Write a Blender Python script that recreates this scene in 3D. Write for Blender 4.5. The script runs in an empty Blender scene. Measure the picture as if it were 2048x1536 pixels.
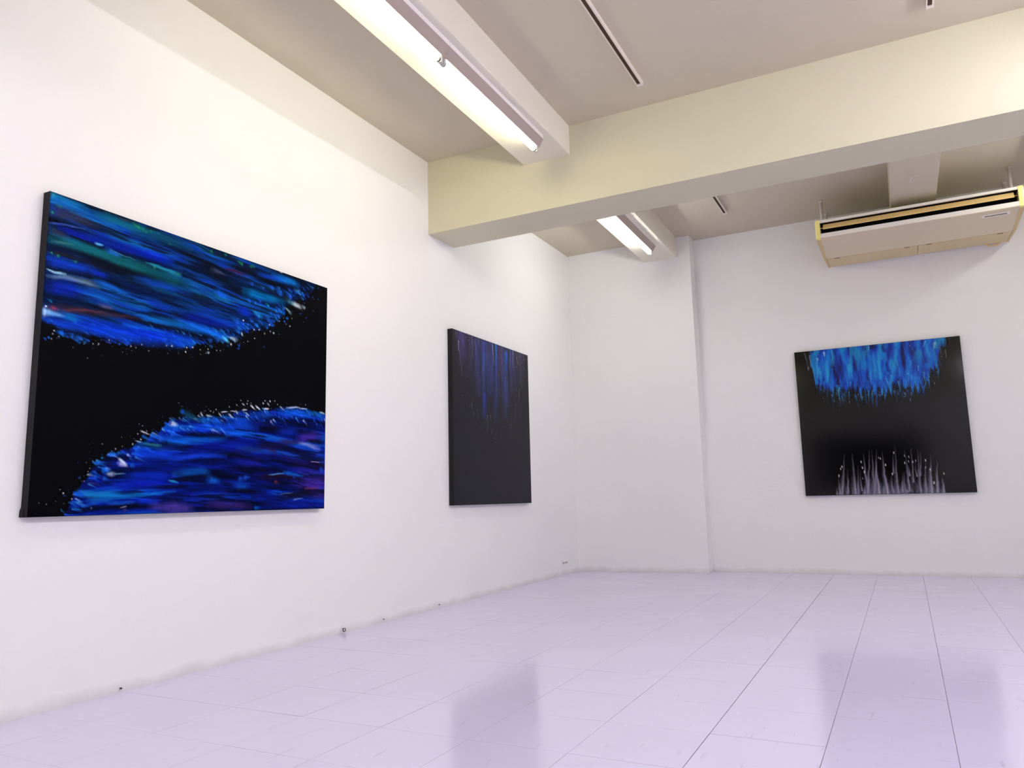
import bpy, bmesh, math, random
import numpy as np
from mathutils import Matrix, Vector

sc = bpy.context.scene
COLL = sc.collection
rng = random.Random(11)

# tuning: exposure, lamp output and paint colours (linear)
EXPOSURE = 0.06
TUBE_S = 68.0
TUBE_SIDE = 0.16
TUBE_UP = 1.1
TUBE_C = (1.0, 0.94, 0.64)
MID_S = 66.0
MID_C = (1.0, 0.97, 0.90)
COOL_S = 170.0
COOL_C = (1.0, 0.945, 1.09)
WALL_C = (0.86, 0.86, 0.85)
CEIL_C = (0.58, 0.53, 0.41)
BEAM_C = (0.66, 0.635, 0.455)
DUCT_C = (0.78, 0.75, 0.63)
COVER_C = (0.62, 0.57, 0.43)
FLOOR_C = (0.67, 0.65, 0.89)
FLOOR_R = 0.12
P1_R = 0.38
P1_S = 0.02
P2_R = 0.5
P2_S = 0.2
P3_R = 0.11
P3_S = 0.32
P2_BG = (15, 17, 28)
P3_BG = (4, 4, 7)

# ------------------------------------------------------------------ camera, world, exposure
cam_d = bpy.data.cameras.new('camera')
cam_d.sensor_fit = 'HORIZONTAL'
cam_d.sensor_width = 36.0
cam_d.lens = 1523.23 / 2048 * 36.0
cam_d.clip_start = 0.05
cam = bpy.data.objects.new('camera', cam_d)
COLL.objects.link(cam)
_r = Vector((0.88981334, 0.45556133, -0.0263835))
_u = Vector((0.08898412, -0.11651745, 0.98919437))
_f = Vector((-0.44756457, 0.88254606, 0.14421651))
CAM = Vector((2.62424, 0.0, 0.67546))
m = Matrix((_r, _u, -_f)).transposed().to_4x4()
m.translation = CAM
cam.matrix_world = m
sc.camera = cam

world = bpy.data.worlds.new('night')
world.use_nodes = True
world.node_tree.nodes['Background'].inputs[0].default_value = (0.02, 0.02, 0.03, 1)
sc.world = world
sc.view_settings.view_transform = 'Standard'
sc.view_settings.look = 'None'
sc.view_settings.exposure = EXPOSURE
sc.view_settings.gamma = 1.0
sc.view_settings.use_curve_mapping = False
sc.cycles.max_bounces = 9
sc.cycles.diffuse_bounces = 7
sc.cycles.glossy_bounces = 4
sc.cycles.use_adaptive_sampling = True
sc.cycles.adaptive_threshold = 0.025
sc.cycles.sample_clamp_indirect = 8.0
TUBE_STRENGTH = TUBE_S
TUBE_COLOR = TUBE_C

# ------------------------------------------------------------------ helpers
def lin(c):
    return tuple(((v / 255) / 12.92 if v / 255 <= 0.04045 else ((v / 255 + 0.055) / 1.055) ** 2.4) for v in c)

def link(o):
    COLL.objects.link(o)
    return o

def tag(o, label=None, cat=None, group=None, kind=None):
    if label: o['label'] = label
    if cat: o['category'] = cat
    if group: o['group'] = group
    if kind: o['kind'] = kind
    return o

def empty(name, loc, label, cat, group=None, rz=0.0):
    o = link(bpy.data.objects.new(name, None))
    o.empty_display_size = 0.05
    o.location = loc
    o.rotation_euler = (0, 0, rz)
    return tag(o, label, cat, group)

def obj(name, bm, mat, parent=None, smooth=False):
    bmesh.ops.recalc_face_normals(bm, faces=bm.faces[:])
    me = bpy.data.meshes.new(name)
    bm.to_mesh(me)
    bm.free()
    if smooth:
        for p in me.polygons: p.use_smooth = True
    me.materials.append(mat)
    o = link(bpy.data.objects.new(name, me))
    if parent is not None: o.parent = parent
    return o

def box(bm, x0, x1, y0, y1, z0, z1, bev=0.0):
    vs = [bm.verts.new((x, y, z)) for z in (z0, z1) for x, y in ((x0, y0), (x1, y0), (x1, y1), (x0, y1))]
    fs = [bm.faces.new([vs[i] for i in q]) for q in ((0, 3, 2, 1), (4, 5, 6, 7), (0, 1, 5, 4), (1, 2, 6, 5), (2, 3, 7, 6), (3, 0, 4, 7))]
    if bev:
        es = list({e for f in fs for e in f.edges})
        bmesh.ops.bevel(bm, geom=es, offset=bev, segments=2, profile=0.5, affect='EDGES')
    return bm

def B(*a, **k):
    return box(bmesh.new(), *a, **k)

def prism(bm, pts, axis, a, b):
    """closed profile pts (2-D) extruded along axis from a to b"""
    def v(p, t):
        return {'x': (t, p[0], p[1]), 'y': (p[0], t, p[1]), 'z': (p[0], p[1], t)}[axis]
    A = [bm.verts.new(v(p, a)) for p in pts]
    C = [bm.verts.new(v(p, b)) for p in pts]
    n = len(pts)
    for i in range(n):
        bm.faces.new((A[i], A[(i + 1) % n], C[(i + 1) % n], C[i]))
    bm.faces.new(A[::-1]); bm.faces.new(C)
    return bm

def tube(bm, p0, p1, r0, r1=None, n=20, cap=True):
    r1 = r0 if r1 is None else r1
    p0, p1 = Vector(p0), Vector(p1)
    d = (p1 - p0).normalized()
    a = d.orthogonal().normalized(); b = d.cross(a)
    R = []
    for p, r in ((p0, r0), (p1, r1)):
        R.append([bm.verts.new(p + a * (r * math.cos(2 * math.pi * i / n)) + b * (r * math.sin(2 * math.pi * i / n))) for i in range(n)])
    for i in range(n):
        bm.faces.new((R[0][i], R[0][(i + 1) % n], R[1][(i + 1) % n], R[1][i]))
    if cap:
        bm.faces.new(R[0][::-1]); bm.faces.new(R[1])
    return bm

def copy_tree(o, parent=None):
    c = link(o.copy())
    if parent is not None: c.parent = parent
    for ch in list(o.children): copy_tree(ch, c)
    return c

# ------------------------------------------------------------------ materials
def base_mat(name, color, rough=0.5, spec=0.5, metal=0.0):
    mt = bpy.data.materials.new(name)
    mt.use_nodes = True
    b = mt.node_tree.nodes['Principled BSDF']
    b.inputs['Base Color'].default_value = (*color, 1)
    b.inputs['Roughness'].default_value = rough
    b.inputs['Specular IOR Level'].default_value = spec
    b.inputs['Metallic'].default_value = metal
    return mt, mt.node_tree, b

def N(nt, typ, **inp):
    n = nt.nodes.new(typ)
    for k, v in inp.items():
        if k in n.inputs: n.inputs[k].default_value = v
    return n

def add_noise_bump(nt, b, scale, dist, strength=0.4, detail=3.0):
    tc = N(nt, 'ShaderNodeNewGeometry')
    nz = N(nt, 'ShaderNodeTexNoise', Scale=scale, Detail=detail)
    bp = N(nt, 'ShaderNodeBump', Strength=strength, Distance=dist)
    nt.links.new(tc.outputs['Position'], nz.inputs['Vector'])
    nt.links.new(nz.outputs['Fac'], bp.inputs['Height'])
    nt.links.new(bp.outputs['Normal'], b.inputs['Normal'])
    return tc

def plaster(name, color, rough=0.62, foot_band=False, var=0.02):
    mt, nt, b = base_mat(name, color, rough, 0.3)
    geo = add_noise_bump(nt, b, 46.0, 0.004, 0.22)
    nz = N(nt, 'ShaderNodeTexNoise', Scale=1.7, Detail=4.0)
    nt.links.new(geo.outputs['Position'], nz.inputs['Vector'])
    mr = N(nt, 'ShaderNodeMapRange')
    mr.inputs['From Min'].default_value = 0.3; mr.inputs['From Max'].default_value = 0.7
    mr.inputs['To Min'].default_value = 0.0; mr.inputs['To Max'].default_value = 1.0
    nt.links.new(nz.outputs['Fac'], mr.inputs['Value'])
    mix = N(nt, 'ShaderNodeMix'); mix.data_type = 'RGBA'
    mix.inputs[6].default_value = (*color, 1)
    mix.inputs[7].default_value = (*[c * (1 - var) for c in color], 1)
    nt.links.new(mr.outputs[0], mix.inputs[0])
    out = mix.outputs[2]
    if foot_band:                                   # uneven greyer band along the foot of the wall
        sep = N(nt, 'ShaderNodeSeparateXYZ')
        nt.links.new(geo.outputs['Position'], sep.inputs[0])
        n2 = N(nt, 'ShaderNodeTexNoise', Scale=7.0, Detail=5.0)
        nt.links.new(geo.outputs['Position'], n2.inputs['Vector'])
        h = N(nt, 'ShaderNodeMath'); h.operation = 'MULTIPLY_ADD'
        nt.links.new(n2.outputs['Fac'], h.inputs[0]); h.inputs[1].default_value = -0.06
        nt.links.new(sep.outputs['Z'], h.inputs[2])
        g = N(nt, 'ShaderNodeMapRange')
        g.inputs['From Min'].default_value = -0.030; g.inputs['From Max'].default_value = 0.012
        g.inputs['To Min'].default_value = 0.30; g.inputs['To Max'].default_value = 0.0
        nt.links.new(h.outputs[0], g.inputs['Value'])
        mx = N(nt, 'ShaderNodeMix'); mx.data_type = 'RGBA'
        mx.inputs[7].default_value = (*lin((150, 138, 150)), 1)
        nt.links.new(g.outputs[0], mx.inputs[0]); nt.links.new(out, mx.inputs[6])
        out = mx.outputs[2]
    nt.links.new(out, b.inputs['Base Color'])
    return mt

M_WALL = plaster('white_wall_paint', WALL_C, foot_band=True)
M_CEIL = plaster('ceiling_paint', CEIL_C, 0.7)
M_BEAM = plaster('beam_paint', BEAM_C, 0.66)
M_DUCT = plaster('soffit_paint', DUCT_C, 0.66)

def tile_mat():
    mt, nt, b = base_mat('vinyl_floor_tile', FLOOR_C, FLOOR_R, 0.5)
    geo = N(nt, 'ShaderNodeNewGeometry')
    oi = N(nt, 'ShaderNodeObjectInfo')
    off = N(nt, 'ShaderNodeVectorMath'); off.operation = 'SCALE'
    comb = N(nt, 'ShaderNodeCombineXYZ')
    nt.links.new(oi.outputs['Random'], comb.inputs[2])
    nt.links.new(comb.outputs[0], off.inputs[0]); off.inputs['Scale'].default_value = 30.0
    add = N(nt, 'ShaderNodeVectorMath'); add.operation = 'ADD'
    nt.links.new(geo.outputs['Position'], add.inputs[0]); nt.links.new(off.outputs[0], add.inputs[1])
    st = N(nt, 'ShaderNodeMapping')
    st.inputs['Scale'].default_value = (60, 9, 9)
    nt.links.new(add.outputs[0], st.inputs['Vector'])
    nz = N(nt, 'ShaderNodeTexNoise', Scale=1.0, Detail=3.0)
    nt.links.new(st.outputs[0], nz.inputs['Vector'])
    rp = N(nt, 'ShaderNodeValToRGB')
    rp.color_ramp.elements[0].position = 0.66; rp.color_ramp.elements[0].color = (0, 0, 0, 1)
    rp.color_ramp.elements[1].position = 0.80; rp.color_ramp.elements[1].color = (0.55, 0.55, 0.55, 1)
    nt.links.new(nz.outputs['Fac'], rp.inputs['Fac'])
    # faint tile to tile difference and the chip marbling
    mr = N(nt, 'ShaderNodeMapRange')
    mr.inputs['To Min'].default_value = 0.992; mr.inputs['To Max'].default_value = 1.008
    nt.links.new(oi.outputs['Random'], mr.inputs['Value'])
    vm = N(nt, 'ShaderNodeVectorMath'); vm.operation = 'SCALE'
    vm.inputs[0].default_value = FLOOR_C
    nt.links.new(mr.outputs[0], vm.inputs['Scale'])
    mx = N(nt, 'ShaderNodeMix'); mx.data_type = 'RGBA'
    mx.inputs[7].default_value = (*[c * 0.72 for c in FLOOR_C], 1)
    nt.links.new(rp.outputs['Color'], mx.inputs[0]); nt.links.new(vm.outputs[0], mx.inputs[6])
    nt.links.new(mx.outputs[2], b.inputs['Base Color'])
    # worn wax: roughness changes, slight waviness
    n3 = N(nt, 'ShaderNodeTexNoise', Scale=3.5, Detail=4.0)
    nt.links.new(geo.outputs['Position'], n3.inputs['Vector'])
    m3 = N(nt, 'ShaderNodeMapRange')
    m3.inputs['From Min'].default_value = 0.3; m3.inputs['From Max'].default_value = 0.7
    m3.inputs['To Min'].default_value = FLOOR_R * 0.8; m3.inputs['To Max'].default_value = FLOOR_R * 1.25
    nt.links.new(n3.outputs['Fac'], m3.inputs['Value'])
    nt.links.new(m3.outputs[0], b.inputs['Roughness'])
    n4 = N(nt, 'ShaderNodeTexNoise', Scale=9.0, Detail=2.0)
    nt.links.new(geo.outputs['Position'], n4.inputs['Vector'])
    bp = N(nt, 'ShaderNodeBump', Strength=0.12, Distance=0.004)
    nt.links.new(n4.outputs['Fac'], bp.inputs['Height']); nt.links.new(bp.outputs['Normal'], b.inputs['Normal'])
    return mt
M_TILE = tile_mat()

def simple(name, rgb, rough=0.5, spec=0.5, metal=0.0, bump=None):
    mt, nt, b = base_mat(name, lin(rgb), rough, spec, metal)
    geo = add_noise_bump(nt, b, *(bump or (180.0, 0.0006, 0.15)))
    nz = N(nt, 'ShaderNodeTexNoise', Scale=22.0, Detail=3.0)
    nt.links.new(geo.outputs['Position'], nz.inputs['Vector'])
    mx = N(nt, 'ShaderNodeMix'); mx.data_type = 'RGBA'
    mx.inputs[6].default_value = (*lin(rgb), 1)
    mx.inputs[7].default_value = (*[c * 0.94 for c in lin(rgb)], 1)
    nt.links.new(nz.outputs['Fac'], mx.inputs[0]); nt.links.new(mx.outputs[2], b.inputs['Base Color'])
    return mt

M_BED = simple('tile_adhesive', (112, 102, 128), 0.9, 0.2)
M_JOINT = simple('tile_edge', (176, 162, 190), 0.8, 0.1)
M_HOUSING = simple('white_enamel', (236, 232, 228), 0.45, 0.4)
M_SLOPE = simple('grey_slope', (172, 158, 150), 0.6, 0.2)
M_HOLDER = simple('lamp_holder_plastic', (200, 198, 196), 0.5)
M_PIN = simple('dark_metal_cap', (84, 80, 82), 0.4, 0.5, 0.5)
M_RAIL = simple('cream_rail', (226, 218, 206), 0.45)
M_RAILIN = simple('rail_slot_bronze', (70, 52, 32), 0.55, 0.3, 0.2)
M_BLACK = simple('black_slot', (10, 9, 10), 0.6, 0.2)
M_AC = simple('cream_plastic', (250, 247, 234), 0.5)
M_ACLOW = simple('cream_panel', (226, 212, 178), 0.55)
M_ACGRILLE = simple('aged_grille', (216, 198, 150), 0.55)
M_ACCAP = simple('front_lit_cap', (255, 242, 150), 0.5)  # brighter yellow stands for front light falling on the cap
M_ACSIDE = simple('shaded_side', (214, 190, 138), 0.55)  # tan for the rest of the cap, its shade put into the colour
M_ACLOUVER = simple('yellowed_louver', (248, 214, 142), 0.5)
M_ROD = simple('grey_rod_sleeve', (222, 214, 208), 0.5)
M_COVER = plaster('cover_sheet_paint', COVER_C, 0.6)
M_PLATE = simple('bronze_plate', (96, 84, 66), 0.35, 0.5, 0.5)
M_SOCKET = simple('socket_plate', (238, 234, 232), 0.4)
M_EDGE = simple('black_canvas_edge', (22, 23, 27), 0.75, 0.3, 0.0, (700.0, 0.0006, 0.35))
M_NAIL = simple('nail_steel', (74, 64, 76), 0.45, 0.5, 0.6)
M_NIGHT = simple('black_acrylic', (7, 7, 11), 0.5, 0.05, 0.0, (300.0, 0.0004, 0.2))

def tube_mat(name, color, strength, side, up):
    mt = bpy.data.materials.new(name)
    mt.use_nodes = True
    nt = mt.node_tree
    nt.nodes.remove(nt.nodes['Principled BSDF'])
    e = N(nt, 'ShaderNodeEmission')
    e.inputs['Color'].default_value = (*color, 1)
    # output shaped by direction: full downwards, side and up levels set apart
    geo = N(nt, 'ShaderNodeNewGeometry')
    sep = N(nt, 'ShaderNodeSeparateXYZ')
    nt.links.new(geo.outputs['Normal'], sep.inputs[0])
    mr = N(nt, 'ShaderNodeMapRange')
    mr.inputs['From Min'].default_value = -1.0; mr.inputs['From Max'].default_value = 1.0
    nt.links.new(sep.outputs['Z'], mr.inputs['Value'])
    rp = N(nt, 'ShaderNodeValToRGB')
    rp.color_ramp.elements[0].position = 0.0; rp.color_ramp.elements[0].color = (1, 1, 1, 1)
    rp.color_ramp.elements[1].position = 1.0; rp.color_ramp.elements[1].color = (up, up, up, 1)
    el = rp.color_ramp.elements.new(0.5); el.color = (side, side, side, 1)
    nt.links.new(mr.outputs[0], rp.inputs['Fac'])
    mu_ = N(nt, 'ShaderNodeMath'); mu_.operation = 'MULTIPLY'; mu_.inputs[1].default_value = strength
    nt.links.new(rp.outputs['Color'], mu_.inputs[0])
    nt.links.new(mu_.outputs[0], e.inputs['Strength'])
    nt.links.new(e.outputs[0], nt.nodes['Material Output'].inputs['Surface'])
    return mt
M_TUBE = tube_mat('lit_warm_tube', TUBE_COLOR, TUBE_STRENGTH, TUBE_SIDE, TUBE_UP)
M_TUBE_MID = tube_mat('lit_neutral_tube', MID_C, MID_S, 0.9, 0.9)          # the far bay
M_TUBE_COOL = tube_mat('lit_cool_tube', COOL_C, COOL_S, 1.0, 1.0)      # unseen right row, set brighter and lavender to lift the lower walls

# ------------------------------------------------------------------ room shell
H = 2.868            # ceiling
W = 4.72             # room width
YB = 6.558           # far wall
YF = -4.6            # wall behind the photographer
BEAM_Z = 2.374
DUCT_Z = 2.6875
T = 0.303            # floor tile pitch
X0, Y0 = 0.2565, 1.945

def struct(name, bm, mat, label, cat):
    return tag(obj(name, bm, mat), label, cat, kind='structure')

floor = struct('floor', B(-0.3, W + 0.3, YF - 0.3, YB + 0.3, -0.10, -0.0032), M_BED,
               'glossy pale lavender vinyl floor laid in square tiles across the gallery', 'floor')
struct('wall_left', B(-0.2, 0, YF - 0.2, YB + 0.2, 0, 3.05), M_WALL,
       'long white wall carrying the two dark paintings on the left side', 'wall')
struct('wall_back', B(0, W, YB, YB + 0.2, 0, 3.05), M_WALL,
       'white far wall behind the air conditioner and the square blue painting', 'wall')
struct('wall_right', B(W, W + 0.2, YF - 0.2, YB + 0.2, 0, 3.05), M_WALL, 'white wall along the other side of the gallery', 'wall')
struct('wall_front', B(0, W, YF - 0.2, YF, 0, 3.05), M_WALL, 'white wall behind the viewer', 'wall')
struct('ceiling', B(0, W, YF, YB, H, 3.05), M_CEIL, 'plain off-white ceiling between the deep beams', 'ceiling')
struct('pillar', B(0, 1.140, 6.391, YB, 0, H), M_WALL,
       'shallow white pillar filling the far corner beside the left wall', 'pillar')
BEAMS = [(4.027, 4.3515, 'deep white beam crossing the ceiling in front of the air conditioner'),
         (0.70, 1.02, 'ceiling beam above the viewer'), (-2.63, -2.31, 'ceiling beam behind the viewer')]
for y0, y1, lb in BEAMS:
    struct('beam', B(0, W, y0, y1, BEAM_Z, H), M_BEAM, lb, 'beam')

# shallow boxed soffits that carry the lamps, running along both side walls, a little off square
SL = -0.0135
def soffit(name, xa, xb, y0, y1, yref, label, mirror=False):
    bm = bmesh.new()
    def P(x, y, z):
        x = x + SL * (y - yref)
        return bm.verts.new(((W - x) if mirror else x, y, z))
    v = [P(x, y, z) for z in (DUCT_Z, H) for x, y in ((xa, y0), (xb, y0), (xb, y1), (xa, y1))]
    for q in ((0, 3, 2, 1), (4, 5, 6, 7), (0, 1, 5, 4), (1, 2, 6, 5), (2, 3, 7, 6), (3, 0, 4, 7)):
        bm.faces.new([v[i] for i in q])
    es = [e for e in bm.edges if abs(e.verts[0].co.z - DUCT_Z) < 1e-5 and abs(e.verts[1].co.z - DUCT_Z) < 1e-5 and abs(e.verts[0].co.y - e.verts[1].co.y) > 0.1]
    bmesh.ops.bevel(bm, geom=es, offset=0.004, segments=3, profile=0.5, affect='EDGES')
    return struct(name, bm, M_DUCT, label, 'soffit')
BAYS = [(4.3515, 6.391, 6.391, 0.733, 1.028), (1.02, 4.027, 4.027, 0.703, 1.012), (-2.31, 0.70, 0.70, 0.703, 1.012), (YF, -2.63, -2.63, 0.703, 1.012)]
LB = ['boxed white soffit holding the far lamp, beyond the crossing beam', 'boxed white soffit holding the two nearest lamps, in front of the crossing beam',
      'boxed soffit above the viewer on the left', 'boxed soffit behind the viewer on the left']
LBR = ['boxed soffit in the far right bay', 'boxed soffit along the right wall before the crossing beam', 'boxed soffit above the viewer on the right', 'boxed soffit behind the viewer on the right']
k = 1
for mir in (False, True):
    for i, (y0, y1, yr, xa, xb) in enumerate(BAYS):
        soffit('trim_%d' % k, xa, xb, y0, y1, yr, (LBR if mir else LB)[i], mir)
        k += 1

# ------------------------------------------------------------------ floor tiles
def tile_mesh():
    gx, gy, c, th = 0.0004, 0.0002, 0.0003, 0.0034
    hx, hy = T / 2 - gx, T / 2 - gy
    bm = bmesh.new()
    lo = [bm.verts.new((x, y, -th)) for x, y in ((-hx, -hy), (hx, -hy), (hx, hy), (-hx, hy))]
    mi = [bm.verts.new((x, y, -c)) for x, y in ((-hx, -hy), (hx, -hy), (hx, hy), (-hx, hy))]
    to = [bm.verts.new((x, y, 0)) for x, y in ((-hx + c, -hy + c), (hx - c, -hy + c), (hx - c, hy - c), (-hx + c, hy - c))]
    for a, b in ((lo, mi), (mi, to)):
        for i in range(4):
            bm.faces.new((a[i], a[(i + 1) % 4], b[(i + 1) % 4], b[i])).material_index = 1
    bm.faces.new(to); bm.faces.new(lo[::-1])
    me = bpy.data.meshes.new('tile')
    bmesh.ops.recalc_face_normals(bm, faces=bm.faces[:])
    bm.to_mesh(me); bm.free()
    me.materials.append(M_TILE); me.materials.append(M_JOINT)
    return me
TILE = tile_mesh()
def in_view(x, y):
    d = Vector((x, y, 0)) - CAM
    z = d.dot(_f)
    if z < 0.3: return False
    px, py = d.dot(_r) / z * 1523.23, -d.dot(_u) / z * 1523.23
    return -1024 - 60 < px < 1024 + 60 and -768 < py < 768 + 60
vis, rest = [], []
for i in range(-2, 21):
    for j in range(-24, 18):
        cx, cy = X0 + (i + 0.5) * T, Y0 + (j + 0.5) * T
        if cx - T / 2 > W or cx + T / 2 < 0 or cy - T / 2 > YB or cy + T / 2 < YF: continue
        pts = [(cx + sx * T / 2, cy + sy * T / 2) for sx in (-1, 0, 1) for sy in (-1, 0, 1)]
        (vis if any(in_view(*p) for p in pts) else rest).append((cx, cy, i, j))
vis.sort(key=lambda c: (Vector((c[0], c[1], 0)) - CAM).length)
rest += vis[300:]; vis = vis[:300]
def seam(i, j):
    return (0.0011 if i >= 6 else 0.0) + (0.0003 if i >= 7 else 0) + (0.0003 if i >= 8 else 0), (0.0007 if j >= 0 else 0.0) + (0.0004 if j >= 3 else 0)
for cx, cy, i, j in vis:
    o = link(bpy.data.objects.new('tile', TILE))
    sx, sy = seam(i, j)
    o.location = (cx + sx + rng.uniform(-1, 1) * 0.00012, cy + sy + rng.uniform(-1, 1) * 0.0001, rng.uniform(-1, 0) * 0.00015)
    o.rotation_euler = (rng.gauss(0, 0.0006), rng.gauss(0, 0.0006), 0)
    o.parent = floor
bm = bmesh.new()
for cx, cy, i, j in rest:
    sx, sy = seam(i, j)
    box(bm, cx + sx - T / 2 + 0.0004, cx + sx + T / 2 - 0.0004, cy + sy - T / 2 + 0.0002, cy + sy + T / 2 - 0.0002, -0.0032, 0.0)
o = obj('outlying_tiles', bm, M_TILE, floor); o['kind'] = 'stuff'

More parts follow.
